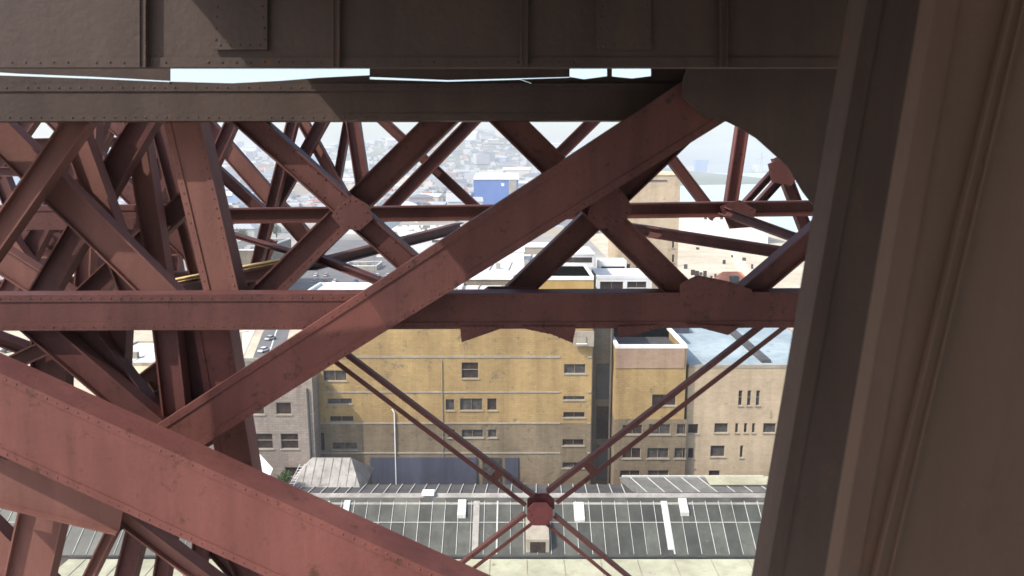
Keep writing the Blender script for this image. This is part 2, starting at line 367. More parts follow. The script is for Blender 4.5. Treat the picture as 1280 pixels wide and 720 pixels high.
bd = MB()
for py, hh in ((446, .35), (490, .25), (529, .25), (566, .25)):
    zc = U(0, py, D).z
    for xx0, xx1 in ((xa0 + .1, U(700, py, D).x), (U(734, py, D).x, xa2 - .05)): bd.box(xx0, xx1, D - .10, D - .003, zc - hh / 2, zc + hh / 2)
bd.build('string_course', M['trim'], A, fix=False)
# greyer cladding and blue panel at the base
zz = U(0, 571, D).z
gw = MB(); gw.box(U(463, 580, D).x, U(596, 580, D).x, D - .25, D - .003, 0.2, zz); gw.build('blue_panel', M['bluewall'], A, bevel=.03)
dw = MB(); dw.box(U(603, 580, D).x, U(626, 580, D).x, D - .18, D - .003, .2, zz - .1); dw.build('door', M['glass_grey'], A, bevel=.03)
dw = MB(); dw.box(U(631, 580, D).x, U(648, 580, D).x, D - .18, D - .003, .2, zz - .1); dw.build('door', M['bluewall'], A, bevel=.03)
pp = MB(); xq = U(493, 515, D).x; pp.bar((xq, D - .2, 1), (xq, D - .2, U(0, 515, D).z), .16, .16); pp.bar((xq, D - .2, U(0, 515, D).z), (xq - .4, D - .02, U(0, 511, D).z), .16, .16)
pp.build('drainpipe', M['white'], A)
pp = MB(); xq = U(553, 515, D).x; pp.bar((xq, D - .12, 8), (xq, D - .12, U(0, 450, D).z), .10, .10); pp.build('drainpipe', M['trim'], A)
# roof of the near strip (left) and of the wide part
roofslab(A, xa0, xam, D, 9, ztop - .2, 'whiteroof', .45)
# tall right part with ochre parapet box
mb = MB(); mb.box(xam, xa2, D + 9, D + 62, 0, ztop - .2); mb.build('rear_wall', M['greywall'], A)
roofslab(A, xam, xa2, D + .02, 62, ztop - .1, 'whiteroof', .55)
mb = MB(); mb.box(xa1, xa2, D - .35, D + 14, ztop - 1.2, ztop2 - .3); mb.build('parapet_box', M['yellow_box'], A)
roofslab(A, xa1, xa2, D - .38, 14.4, ztop2 - .3, 'whiteroof', .3)
x_ = U(717, 420, D).x
mb = MB(); mb.box(x_, xa2 + .2, D - .75, D - .38, U(0, 432, D).z, U(0, 413, D).z); b1 = mb.build('window_bay', M['trim'], A, bevel=.04)
window(A, U(721, 422, D).x, U(732, 422, D).x, U(0, 427, D).z, U(0, 419, D).z, D - .98, 'white', 'glass')
MB().box(U(721, 422, D).x, U(732, 422, D).x, D - .9, D - .76, U(0, 427, D).z, U(0, 419, D).z).build('window_box', M['trim'], A)
# bulkheads on the roof
def bulk(root, px0, px1, Y, dy, z0, h, mat, slot=None, top='white'):
    a, b = U(px0, 350, Y).x, U(px1, 350, Y).x
    o = MB().box(a, b, Y, Y + dy, z0, z0 + h).build('bulkhead', M[mat], root, bevel=.04)
    MB().box(a - .2, b + .2, Y - .2, Y + dy + .2, z0 + h, z0 + h + .25).build('bulkhead_roof', M[top], root, bevel=.04)
    if slot:
        MB().box(a + (b - a) * slot[0], a + (b - a) * slot[1], Y - .05, Y - .003, z0 + h * slot[2], z0 + h * slot[3]).build('opening', M['glass'], root)
zr = ztop - .1
bulk(A, 572, 640, 128, 9, zr, 1.0, 'greywall')
bulk(A, 641, 664, 126, 5, zr, 2.1, 'white', (.12, .9, .15, .85))
bulk(A, 690, 742, 150, 12, zr, 2.6, 'white', (.3, .95, .4, .8))
bulk(A, 600, 655, 158, 10, zr, 2.2, 'white', (.1, .4, .2, .8))
bulk(A, 640, 700, 172, 8, zr, 1.6, 'trim')
for k, (px, Y) in enumerate(((590, 140), (620, 148), (660, 141), (700, 168), (655, 152))):
    a = U(px, 350, Y).x; MB().box(a, a + .9, Y, Y + .9, zr, zr + 1.1).build('roof_vent', M['ridge'], A, bevel=.05)
for k in range(5):
    a = U(575 + k * 26, 350, 136).x; MB().bar((a, 124, zr + .12), (a + 3, 178, zr + .12), .15, .15).build('roof_pipe', M['trim'], A)

# --- recess between A and B
x0r, x1r = xa2, U(770, 450, D).x
Rz = U(0, 400, D + 3).z
RC = thing('stair_tower', 'dark recessed stair bay squeezed between the yellow block and the brown parapet block', 'building', (x0r, D + 3, 0))
mb = MB(); mb.box(x0r + .01, x1r - .01, D + 3, D + 9, 0, Rz); mb.build('wall', M['greywall'], RC)
for (ya, yb) in ((455, 498), (508, 548), (556, 600)):
    mb = MB(); mb.box(U(746, ya, D+3).x, U(764, ya, D+3).x, D + 2.8, D + 2.997, U(0, yb, D+3).z, U(0, ya, D+3).z); mb.build('shutter', M['darkroof'] if ya != 508 else M['glass'], RC, bevel=.03)
mb = MB(); mb.bar((x0r + .35, D + 2.6, .5), (x0r + .35, D + 2.6, Rz - 1), .2, .2); mb.bar((x1r - .5, D + 2.6, .5), (x1r - .5, D + 2.6, Rz - .5), .28, .2); mb.build('drainpipe', M['trim'], RC)
MB().box(x0r + .01, x1r - .01, D + 2.7, D + 9, Rz, Rz + .3).build('roof', M['trim'], RC)

# --- B
xb0, xb1 = U(770, 450, D - 1).x, U(858, 450, D - 1).x
zb = U(0, 433, D - 1).z
B = thing('parapet_block', 'yellow block with sunken roof inside a white parapet rim, right of the stair bay', 'building', (xb0, D - 1, 0))
YB = D - 1
opB = ops(YB, [(815,845,493,507),(778,803,531,543),(811,838,530,543),(846,873-16,530,543),(778,801,560,573),(809,836,560,573),(843,857,560,573),(775,800,588,597),(810,836,588,597)])
zl = U(0, 524, YB).z
block(B, xb0, xb1, zl, zb, YB, 14, 'yellow', [q for q in opB if q[2] > zl], glass='glass_grey')
block(B, xb0, xb1, 0, zl, YB, 14, 'greybuff', [q for q in opB if q[2] < zl], glass='glass_grey', name='lower_wall')
zz = U(0, 460, YB).z
MB().box(xb0 - .02, xb1 - .3, YB - .12, YB - .003, zz, zb - .3).build('upper_band', M['pinkish'], B)
MB().box(xb0 + .4, xb1 - .4, YB + .4, YB + 13.6, zb - 2.0, zb - 1.6).build('roof', M['darkroof'], B)
m_ = MB(); t = .45
for q in ((xb0 - .1, xb1 + .1, YB - .15, YB + t), (xb0 - .1, xb0 + t, YB + t, YB + 14), (xb1 - t, xb1 + .1, YB + t, YB + 14)): m_.box(q[0], q[1], q[2], q[3], zb - .3, zb + .25)
m_.build('parapet', M['white'], B)
MB().box(xb0 - .1, xb1 + .1, YB + 14, YB + 22, 0, zb + 1.6).build('rear_wall', M['pinkish'], B)
MB().box(xb0 - .1, xb1 + .1, YB + 13.9, YB + 22.1, zb + 1.6, zb + 1.9).build('rear_roof', M['trim'], B)

# --- C
xc0, xc1 = U(858, 500, D).x + .15, U(1060, 500, D).x
zc = U(0, 457, D).z
C_ = thing('buff_block', 'buff rendered block with slit windows and pale blue flat roof beside the bridge column', 'building', (xc0, D, 0))
opC = ops(D, [(923,928,488,507),(934,939,488,507),(945,950,488,507),(860,873,530,542),(893,910,529,541),(919,923,529,541),(930,934,529,541),(940,944,529,541),
              (954,970,529,541),(860,867,560,573),(888,906,557,571),(925,929,557,572),(886,900,588,596),(985,1000,529,541),(985,1000,557,571)])
block(C_, xc0, xc1, 0, zc, D, 36, 'buff', opC, glass='glass_grey')
roofslab(C_, xc0, xc1, D, 36, zc - .15, 'blueroof', .25, 'trim')
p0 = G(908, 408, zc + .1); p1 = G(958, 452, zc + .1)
mb = MB(); mb.bar(p0, p1, 1.5, .7); mb.build('dark_roof_strip', M['darkroof'], C_, bevel=.05)  # dark raised strip lying across the pale blue roof
MB().box(xc0 + 1, xc0 + 5.5, D + 24, D + 30, zc - .1, zc + 1.5).build('bulkhead', M['bluewall'], C_, bevel=.05)

# --- T : tall beige tower
YT = 168.0
xt0, xt1 = U(772, 300, YT).x, U(848, 300, YT).x
zt = U(0, 219, YT).z
T = thing('beige_tower', 'tall plain beige factory tower rising behind the parapet block towards the river', 'building', (xt0, YT, 0))
block(T, xt0, xt1, 0, zt, YT, 16, 'buff', ops(YT, [(783,788,330,336),(795,800,330,336),(840,843,300,310),(840,843,318,328)]), glass='glass')
MB().box(xt0 - .15, xt1 + .15, YT - .15, YT + 16.15, zt, zt + .6).build('roof', M['cream'], T)
MB().box(xt0 + 5, xt0 + 10.5, YT - .12, YT - .003, zt - 1.3, zt - 1.05).build('vent_slot', M['darkroof'], T)
MB().box(xt0 + .1, xt1 - .1, YT - .12, YT - .003, zt - 22, zt - 21.6).build('string_course', M['trim'], T)
# low annex left of the tower
YN = 150.0
N_ = thing('roof_annex', 'low white annex with dark strip openings in front of the beige tower', 'building', (U(746, 350, YN).x, YN, 0))
xn0, xn1 = U(746, 350, YN).x, U(815, 350, YN).x
block(N_, xn0, xn1, 0, U(0, 346, YN).z, YN, 10, 'white', ops(YN, [(750,779,352,362),(784,808,352,360)]), glass='glass')
roofslab(N_, xn0, xn1, YN, 10, U(0, 346, YN).z - .1, 'whiteroof', .4)
xn2 = U(748, 335, 161).x
o = MB().box(xn2, xn2 + 6, 161, 166, 0, U(0, 326, 161).z).build('penthouse', M['white'], N_)
MB().box(xn2 + .6, xn2 + 5.6, 160.9, 160.997, U(0, 340, 161).z, U(0, 333, 161).z).build('opening', M['glass'], N_)

# --- quayside buildings on the right
def simple(name, label, cat, px0, px1, pyt, Y, depth, mat, roofm, rects=(), par=.4, parm='trim', glass='glass', group=None):
    a, b = U(px0, 300, Y).x, U(px1, 300, Y).x; z = U(0, pyt, Y).z
    r_ = thing(name, label, cat, (a, Y, 0), group)
    block(r_, a, b, 0, z, Y, depth, mat, ops(Y, rects), glass=glass)
    roofslab(r_, a, b, Y, depth, z - .1, roofm, par, parm)
    rg = random.Random(int(a * 7 + Y)); um = MB(); sm = MB()
    for _ in range(max(5, int((b - a) * depth / 130))):
        ux, uy, us = rg.uniform(a + 2, b - 3), rg.uniform(Y + 2, Y + depth - 4), rg.uniform(.8, 2.6)
        r_u = MB().box(ux, ux + us * rg.uniform(.8, 2), uy, uy + us, z - .1, z - .1 + rg.uniform(.5, 1.6)).build('roof_unit', M[rg.choice(('trim', 'greyroof', 'vent', 'ridge'))], r_)
    k_ = a + 3
    while k_ < b - 1: sm.box(k_, k_ + .12, Y + .6, Y + depth - .6, z - .1, z - .03); k_ += rg.uniform(3.5, 6)
    sm.build('roof_seams', M['ridge'], r_, fix=False)
    return r_
rng = random.Random(5)
for k, (px, py) in enumerate(((857,336),(866,344),(871,345),(876,344),(881,346),(894,350),(858,356),(905,330),(915,322),(930,326),(886,361),(889,352),(940,336),(872,312),(900,308))):
    q = G(px, py); h = rng.uniform(1.6, 3.4); w_ = rng.uniform(.8, 2.2)
    pr = thing('pallet_stack', ['dark pallet stack', 'grey pallet stack'][k % 2] + ' standing on the pale riverside yard', 'pallet stack', (q.x, q.y, 0), 'pallet stacks on the riverside yard')
    pr['label'] = 'small dark stack of pallets out on the pale riverside yard'
    mb = MB(); n = int(h / .2)
    for l in range(n): mb.box(q.x - w_ / 2, q.x + w_ / 2, q.y - .6, q.y + .6, l * .2, l * .2 + .13); mb.box(q.x - w_ / 2 + .1, q.x + w_ / 2 - .1, q.y - .5, q.y + .5, l * .2 + .13, l * .2 + .2)
    mb.build('pallets', M['glass'] if k % 3 else M['darkroof'], pr)
Yq = 190
xa_, xb_ = U(895, 350, Yq).x, U(948, 350, Yq).x; zq = U(0, 362, Yq).z; zq2 = U(0, 343, Yq).z
Q = thing('tiled_house', 'small cream house with red tiled roof in front of the cream warehouse', 'house', (xa_, Yq, 0))
MB().box(xa_ + .4, xb_ - .4, Yq + .4, Yq + 9.6, 0, zq).build('wall', M['cream'], Q)
m_ = MB(); m_.add([(xa_, Yq, zq), (xb_, Yq, zq), (xb_, Yq + 10, zq), (xa_, Yq + 10, zq), (xa_ + 3, Yq + 5, zq2), (xb_ - 3, Yq + 5, zq2)], [(0,1,5,4),(1,2,5),(2,3,4,5),(3,0,4),(3,2,1,0)])
rf = m_.build('roof', M['redroof'], Q)
MB().box(xb_ - 6.5, xb_ - 4.5, Yq + 1.2, Yq + 3.2, zq + .8, zq + 3.1).build('dormer', M['darkroof'], rf)
simple('river_shed', 'very wide low white shed at the river edge beyond the warehouse', 'building', 862, 960, 268, 560, 60, 'white', 'whiteroof', [(880,884,271,274),(900,904,271,274)])

# --- left: grey stone block
xg0, xg1 = U(225, 520, D - 4).x, U(392, 520, D - 4).x
zg = U(0, 474, D - 4).z
GB = thing('grey_stone_block', 'grey stone block with square dark windows left of the yellow factory', 'building', (xg0, D - 4, 0))
YG = D - 4
block(GB, xg0, xg1, 0, zg, YG, 12, 'grey_block', ops(YG, [(345,364,503,518),(300,312,542,561),(320,341,542,561),(351,373,542,561),(270,290,542,561),(310,330,503,518),(270,290,503,518),(356,376,584,596),(300,318,584,598)]))
roofslab(GB, xg0, xg1, YG, 12, zg - .1, 'greyroof', .4, 'trim')
xq = U(388, 520, YG).x
mb = MB(); mb.bar((xq, YG - .15, 2), (xq - .3, YG - .15, zg - 1.5), .25, .25); mb.build('drainpipe', M['darkroof'], GB)
xq = U(402, 540, D).x
dd = MB(); dd.box(U(394, 540, D).x, U(405, 540, D).x, D - .1, D - .003, U(0, 562, D).z, U(0, 541, D).z); dd.build('loading_door', M['glass'], A)
# small hipped shed at the foot
YH = 108.0
xh0, xh1 = U(352, 600, YH).x, U(452, 600, YH).x; ze = U(0, 618, YH).z; zr_ = U(0, 572, YH + 5).z
H = thing('hipped_shed', 'small low shed with weathered grey hipped roof at the foot of the factory', 'shed', (xh0, YH, 0))
MB().box(xh0 + .3, xh1 - .3, YH + .3, YH + 9.7, 0, ze).build('wall', M['grey_block'], H)
m_ = MB(); m_.add([(xh0, YH, ze), (xh1, YH, ze), (xh1, YH + 10, ze), (xh0, YH + 10, ze), (xh0 + 3.4, YH + 5, zr_), (xh1 - 2.6, YH + 5, zr_)], [(0,1,5,4),(1,2,5),(2,3,4,5),(3,0,4),(3,2,1,0)])
for k in range(1, 9):
    xx = xh0 + (xh1 - xh0) * k / 9; xt = min(max(xx, xh0 + 3.4), xh1 - 2.6); t2 = 1 if xt == xx else (xx - xh0) / 3.4 if xx < xh0 + 3.4 else (xh1 - xx) / 2.6
    m_.bar((xx, YH + .05, ze + .06), (xx, YH + 5 * t2 - .1, ze + (zr_ - ze) * t2 + .04), .07, .06)
m_.build('roof', M['ridge'], H)
# sail canopy, ladder
pA, pB, pC = U(322, 565, 110), U(341, 586, 108), U(333, 606, 106)
cv = MB(); cv.prism([pA, pB, pC, U(328, 596, 108)], Vector((0, .05, .03))); tag(cv.build('sail_canopy', M['white']), 'small white pointed awning stretched beside the hipped shed', 'awning')
ld = thing('ladder', 'pale leaning ladder between the green bush and hipped shed roof', 'ladder', tuple(G(362, 610, 3)))
la, lb = U(362, 611, 107.2), U(378, 580, 107.6)
o1 = Vector((.35, 0, 0)); mb = MB(); mb.bar(la - o1, lb - o1, .08, .08); mb.bar(la + o1, lb + o1, .08, .08); mb.build('rail', M['white'], ld)
mb = MB()
for k in range(1, 9): q = la.lerp(lb, k / 9); mb.bar(q - o1, q + o1, .05, .05)
mb.build('rung', M['white'], ld)
def bush(name, label, cat, c, r, n, trunk=None, group=None, hr=1.0):
    root = thing(name, label, cat, (c[0], c[1], 0), group)
    mb = MB(); rng = random.Random(int(c[0] * 13 + c[1]))
    lobes = [(Vector((rng.uniform(-.6, .6) * r, rng.uniform(-.6, .6) * r, rng.uniform(-.4, .5) * r * hr)), rng.uniform(.4, .65) * r) for _ in range(7)]
    for k in range(n):
        lc, lr = rng.choice(lobes)
        d = Vector((rng.gauss(0, 1), rng.gauss(0, 1), rng.gauss(0, 1))).normalized() * lr * rng.uniform(.6, 1.08)
        p = Vector(c) + lc + d; s = r * rng.uniform(.05, .11)
        a = Vector((rng.gauss(0, 1), rng.gauss(0, 1), rng.gauss(0, 1))).normalized(); b = a.cross(Vector((rng.gauss(0, 1), rng.gauss(0, 1), 1))).normalized()
        mb.add([p - a * s, p + b * s * .6, p + a * s, p - b * s * .6], [(0, 1, 2, 3)])
    mb.build('crown', M['leaf'], root, fix=False)
    t_ = MB(); h = c[2]
    for i in range(6):
        a0, a1 = math.pi / 3 * i, math.pi / 3 * (i + 1); rb, rt = r * .09, r * .05
        t_.add([(c[0] + rb * math.cos(a0), c[1] + rb * math.sin(a0), 0), (c[0] + rb * math.cos(a1), c[1] + rb * math.sin(a1), 0),
                (c[0] + rt * math.cos(a1), c[1] + rt * math.sin(a1), h), (c[0] + rt * math.cos(a0), c[1] + rt * math.sin(a0), h)], [(0, 1, 2, 3)])
    for i in range(4):
        l_ = lobes[i][0]; t_.bar((c[0], c[1], h * .75), (c[0] + l_.x, c[1] + l_.y, h + l_.z), r * .05, r * .05)
    t_.build('trunk', M['bark'], root, fix=False)
    return root
q = U(350, 600, 107); bush('bush', 'dark green bush beside the leaning ladder at the shed corner', 'bush', (q.x, q.y + 1, q.z - .3), 1.5, 1200)

# --- E: long glazed-roof shed in the foreground
xs0, xs1 = -75.0, 62.0
zrid = 12.0; Yrid = 103.6; zeav = 7.0; Yeav = G(640, 694, 7.0).y
E = thing('glazed_shed', 'long low shed with dark panelled roof, thin pale glazing bars and ridge vents', 'shed', (0, Yrid, 0))
mb = MB(); mb.box(xs0 + .5, xs1 - .5, Yeav + .5, Yrid + 7.5, 0, zeav - .35); mb.build('wall', M['grey_block'], E)
def slope(y0, z0, y1, z1, th=.2):
    mb = MB(); mb.hexa([(xs0, y0, z0), (xs1, y0, z0), (xs1, y1, z1), (xs0, y1, z1), (xs0, y0, z0 - th), (xs1, y0, z0 - th), (xs1, y1, z1 - th), (xs0, y1, z1 - th)]); return mb
slope(Yeav, zeav, Yrid, zrid).build('roof_slope', M['panel'], E)
Ybk, zbk = Yrid + 7, 10.9
slope(Yrid + 1.2, zrid - .1, Ybk, zbk).build('rear_roof_slope', M['darkroof'], E)
def onroof(t, lift): # t 0 eave .. 1 ridge
    return Yeav + (Yrid - Yeav) * t, zeav + (zrid - zeav) * t + lift
mb = MB(); mb2 = MB(); k = 0
x = xs0
while x < xs1:
    wd = .07 if k % 13 else .24
    y0, z0 = onroof(0.01, .05); y1, z1 = onroof(.93, .05); j = random.uniform(-.05, .05)
    mb.bar((x + j, y0, z0), (x, y1, z1), wd * random.uniform(.7, 1.2), .12)
    mb2.bar((x, Yrid + 1.4, zrid - .05), (x + .2, Ybk, zbk + .08), .12, .12)
    x += 1.87; k += 1
y0, z0 = onroof(.55, .06); mb.bar((xs0, y0, z0), (xs1, y0, z0), .10, .08)
mb.build('glazing_bars', M['ribs'], E, fix=False); mb2.build('rear_glazing_bars', M['ribs'], E, fix=False)
y0, z0 = onroof(.87, .12); mb = MB(); mb.hexa([(xs0, y0, z0), (xs1, y0, z0), (xs1, Yrid + 1.3, zrid + .14), (xs0, Yrid + 1.3, zrid + .14), (xs0, y0, z0 - .3), (xs1, y0, z0 - .3), (xs1, Yrid + 1.3, zrid - .2), (xs0, Yrid + 1.3, zrid - .2)])
mb.build('ridge_flashing', M['ridge'], E, bevel=.05)
MB().box(xs0, xs1, Yeav - .16, Yeav - .02, zeav - .25, zeav - .02).build('gutter', M['darkroof'], E)
def vent(px, t0, t1, wd, lift, mat='white', slot=False):
    xx = U(px, 650, 98).x; ya, za = onroof(t0, .06); yb, zb_ = onroof(t1, .06)
    mb = MB(); mb.hexa([(xx - wd/2, ya, za + lift), (xx + wd/2, ya, za + lift), (xx + wd/2, yb, zb_ + lift * .6), (xx - wd/2, yb, zb_ + lift * .6), (xx - wd/2, ya, za - .05), (xx + wd/2, ya, za - .05), (xx + wd/2, yb, zb_ - .05), (xx - wd/2, yb, zb_ - .05)])
    o = mb.build('roof_vent', M[mat], E, bevel=.04)
    if slot:
        MB().box(xx - wd * .33, xx + wd * .33, ya - .03, ya - .003, za - .02, za + lift * .8).build('vent_opening', M['glass'], o)
vent(575, .62, .93, 1.2, .5, 'vent'); vent(727, .56, .90, 1.5, .25, 'vent'); vent(863, .66, .95, 1.2, .55, 'vent'); vent(672, .04, .5, 3.2, 1.9, 'trim', True)
vent(838, .08, .93, .8, .10, 'ribs'); vent(594, .04, .93, .9, .10, 'ridge'); vent(425, .66, .93, .9, .3, 'vent')
xx = U(535, 610, 104).x; MB().box(xx - .9, xx + .9, Yrid + .2, Yrid + 1.5, zrid + .1, zrid + .6).build('roof_hatch', M['white'], E, bevel=.05)
# pale lit dormer roof at right rear
a, b = U(788, 600, 108).x, U(960, 600, 108).x
mb = MB(); mb.hexa([(a + .8, Yrid + 1.4, zrid + .16), (b, Yrid + 1.4, zrid + .16), (b, Yrid + 6.5, zrid + .4), (a - 1.2, Yrid + 6.5, zrid + .4), (a + .8, Yrid + 1.4, zrid - .5), (b, Yrid + 1.4, zrid - .5), (b, Yrid + 6.5, zrid - .4), (a - 1.2, Yrid + 6.5, zrid - .4)])
mb.build('rear_lean_to_roof', M['greyroof'], E)
mb = MB()
for k in range(8): xx = a + 1 + (b - a) * k / 8; mb.bar((xx + 1, Yrid + 1.5, zrid + .16), (xx - .8, Yrid + 6.4, zrid + .46), .12, .1)
mb.bar((a - 1, Yrid + 6.4, zrid + .5), (b, Yrid + 6.4, zrid + .5), .4, .2)
mb.build('lean_to_bars', M['ribs'], E, fix=False)
a = U(885, 600, 108).x; mb = MB(); mb.box(a, b + 2, Yrid + 3.2, Yrid + 6.2, zrid + .47, zrid + .6); mb.build('roof_sheet', M['paleroof'], E)
# pale lower roof in front
Fr = thing('pale_roofed_shed', 'shed with flat pale yellow roof in front of the glazed shed', 'shed', (0, 85, 0))
MB().box(-60, 60, 72, Yeav - 1.0, 0, 6.2).build('wall', M['grey_block'], Fr)
MB().box(-60.4, 60.4, 71.6, Yeav - .3, 6.2, 6.6).build('roof', M['paleroof'], Fr)
mb = MB()
for k in range(24): mb.bar((-58 + k * 5, 71.8, 6.63), (-58 + k * 5, Yeav - .5, 6.63), .09, .07)
mb.build('roof_seams', M['trim'], Fr, fix=False)

# --- street level on the left, seen through the lattice
simple('flat_roofed_hall', 'pale flat roofed hall beside the road seen through the left lattice', 'building', 100, 205, 455, 175, 22, 'cream', 'whiteroof', [(120,135,462,468),(150,165,462,468)])
simple('workshop', 'low grey workshop with white parapet beyond the left lattice posts', 'building', 20, 130, 350, 300, 30, 'greywall', 'whiteroof', [(60,70,355,360),(85,95,355,360)])
simple('dark_roofed_depot', 'purple grey roofed depot by the street between lattice posts', 'building', 262, 322, 312, 330, 50, 'greywall', 'greyroof', [(285,300,318,323)], .3, 'white')
simple('white_office', 'small white office beside the car park behind the factory roof', 'building', 428, 470, 332, 420, 18, 'trim', 'greyroof', [(434,440,338,344),(450,456,338,344)], .3, 'white')
simple('white_roofed_store', 'broad white roofed store beyond the car park', 'building', 470, 590, 296, 480, 90, 'white', 'whiteroof', [(500,510,300,303),(540,550,300,303)])
simple('pale_green_depot', 'pale green roofed depot beyond the white roofed store', 'building', 395, 480, 279, 640, 90, 'white', 'blueroof', [(410,416,282,284)])
simple('brick_terrace', 'low brick coloured terrace by the bend of the left road', 'building', 372, 398, 300, 470, 16, 'pinkish', 'redroof', [(378,384,306,311),(388,394,306,311)])
# blue shed with white roof
Yw = 1000; a, b = U(592, 240, Yw).x, U(648, 240, Yw).x
S = thing('blue_warehouse', 'large bright blue warehouse with long white roof in the middle distance', 'building', (a, Yw, 0))
zz = U(0, 224, Yw).z
MB().box(a, b, Yw, Yw + 90, 0, zz).build('wall', M['shed_blue'], S)
mb = MB(); mb.hexa([(a - 1, Yw - 1, zz), (b + 1, Yw - 1, zz), (b + 1, Yw + 92, zz + 7), (a - 1, Yw + 92, zz + 7), (a - 1, Yw - 1, zz - .6), (b + 1, Yw - 1, zz - .6), (b + 1, Yw + 92, zz + 6.4), (a - 1, Yw + 92, zz + 6.4)]); mb.build('roof', M['whiteroof'], S)
MB().box(a + 36, a + 40, Yw - .4, Yw - .01, zz - 9, zz - 5).build('window', M['white'], S)
MB().box(a + 46, a + 56, Yw - .4, Yw - .01, 0, zz - .8).build('door', M['trim'], S)

# --- far bank landmarks
def far(name, label, cat, px0, px1, py, Y, mat, dep=60, parts=None):
    a, b = U(px0, 200, Y).x, U(px1, 200, Y).x
    r_ = thing(name, label, cat, (a, Y, 0)); z = U(0, py, Y).z
    MB().box(a, b, Y, Y + dep, 0, z).build('wall', mat, r_)
    MB().box(a - 1, b + 1, Y - 1, Y + dep + 1, z, z + 2).build('roof', CITY[0], r_)
    return r_
far('far_blue_hall', 'tall blue hall on the far river bank', 'building', 870, 886, 200, 4480, M['shed_blue'])
far('far_long_terminal', 'long grey terminal along the far river bank, right of the blue hall', 'building', 888, 940, 207, 4180, CITY[1])
far('far_white_terminal', 'white waterfront terminal on the far river bank nearest the column', 'building', 945, 985, 206, 4180, CITY[0])
far('far_low_works', 'low pale works on the far river bank left of the blue hall', 'building', 846, 868, 208, 4180, CITY[2])
a = U(952, 200, 4150); cr = thing('harbour_crane', 'thin grey harbour crane standing on the far river bank', 'crane', (a.x, 4150, 0))
zt_ = U(0, 190, 4150).z; mb = MB(); mb.bar((a.x - 8, 4150, 0), (a.x, 4150, zt_), 3, 3); mb.bar((a.x + 8, 4150, 0), (a.x, 4150, zt_), 3, 3); mb.build('mast', CITY[3], cr)
mb = MB(); mb.bar((a.x - 30, 4150, zt_ * .6), (a.x + 34, 4150, zt_ * .82), 3, 3); mb.build('jib', CITY[3], cr)

# ------------------------------------------------------------------ CITY HOUSES (each a thing)
PLACEN = ['nearest us', 'mid valley', 'far valley', 'on the hill']
def house_mesh(kind):
    m_ = MB()
    if kind == 0: m_.box(-.5, .5, -.5, .5, 0, 1); m_.box(-.2, .1, -.2, .1, 1, 1.12)
    elif kind == 1:
        m_.box(-.5, .5, -.5, .5, 0, .7); m_.add([(-.53,-.53,.7),(.53,-.53,.7),(.53,.53,.7),(-.53,.53,.7),(-.53,0,1),(.53,0,1)], [(0,1,5,4),(2,3,4,5),(1,2,5),(3,0,4)])
    else:
        m_.box(-.5, .5, -.5, .5, 0, .75); m_.add([(-.53,-.53,.75),(.53,-.53,.75),(.53,.53,.75),(-.53,.53,.75),(-.2,0,1),(.2,0,1)], [(0,1,5,4),(1,2,5),(2,3,4,5),(3,0,4)])
    return m_
HM = {}
ROOFP = [paint('roof_white', (.56, .56, .55)), paint('roof_slate', (.13, .14, .16)), paint('roof_tile', (.33, .17, .12)), paint('roof_grey', (.36, .37, .38))]
RN = ['white', 'dark slate', 'red tiled', 'grey']
for kk in range(3):
    for c in range(6):
        for r_ in range(4):
            me = bpy.data.meshes.new('city_house'); q = house_mesh(kk); me.from_pydata(q.v, [], q.f); me.materials.append(CITY[c]); me.materials.append(ROOFP[r_])
            for pf in me.polygons:
                if pf.normal.z > .3: pf.material_index = 1
            HM[(kk, c, r_)] = me
rng = random.Random(3); cnt = 0; tries = 0
SH = ['flat roofed block', 'gabled house', 'hipped roof house']
placed = []
def blocked(x, y):
    px = 640 + F * x / y
    if y < 1150 and 585 < px < 660: return True
    if px > 735 - (y > 2500) * 0: return True
    return False
while cnt < 270 and tries < 9000:
    tries += 1
    px = rng.uniform(0, 735); v = rng.random()
    Y = 560 * (3800 / 560) ** (v ** .95)
    x = (px - 640) / F * Y
    if blocked(x, Y): continue
    if Y < 760 and 385 < px < 600: continue
    sz = rng.uniform(12, 26) * (1 + Y / 2600); 
    if any((x - a) ** 2 + (Y - b) ** 2 < (sz * .9 + c * .5) ** 2 for a, b, c in placed): continue
    placed.append((x, Y, sz)); c = rng.choices(range(6), (5, 4, 3, 2, 1, 1))[0]; rr = rng.choices(range(4), (5, 3, 1, 4))[0]; kk = rng.choices(range(3), (5, 3, 2))[0]
    o = bpy.data.objects.new('city_house', HM[(kk, c, rr)]); COL.objects.link(o)
    h = sz * rng.uniform(.3, .75); o.scale = (sz * rng.uniform(.8, 1.9), sz, h); o.rotation_euler = (0, 0, rng.uniform(-.4, .4))
    z = hillh(x, Y); o.location = (x, Y, z - 1.4)
    where = PLACEN[0 if Y < 800 else 1 if Y < 1700 else 2 if z < 50 else 3]
    side = 'behind left lattice' if px < 240 else 'left of blue warehouse' if px < 590 else 'right of blue warehouse'
    tag(o, '%s %s, %s roof, %s, %s' % (CITYN[c], SH[kk], RN[rr], where, side), 'house', 'distant houses of the city')
    cnt += 1
rng = random.Random(21); mb = MB(); mbs = [MB() for _ in range(4)]
for _ in range(7500):
    px = rng.uniform(-60, 770); Y = 750 * (4300 / 750) ** rng.random(); x = (px - 640) / F * Y
    if blocked(x, Y) and not (Y > 1400 and px < 745): continue
    if Y < 1100 and 490 < px < 600: continue
    a_ = rng.uniform(6, 15) * (1 + Y / 4000); b_ = rng.uniform(6, 12) * (1 + Y / 4000); h = rng.uniform(3, 9) * (1 + Y / 5000); z = hillh(x, Y) - 1.5
    q = rng.choices(range(4), (5, 4, 2, .6))[0]; mbs[q].box(x, x + a_, Y, Y + b_, z, z + h)
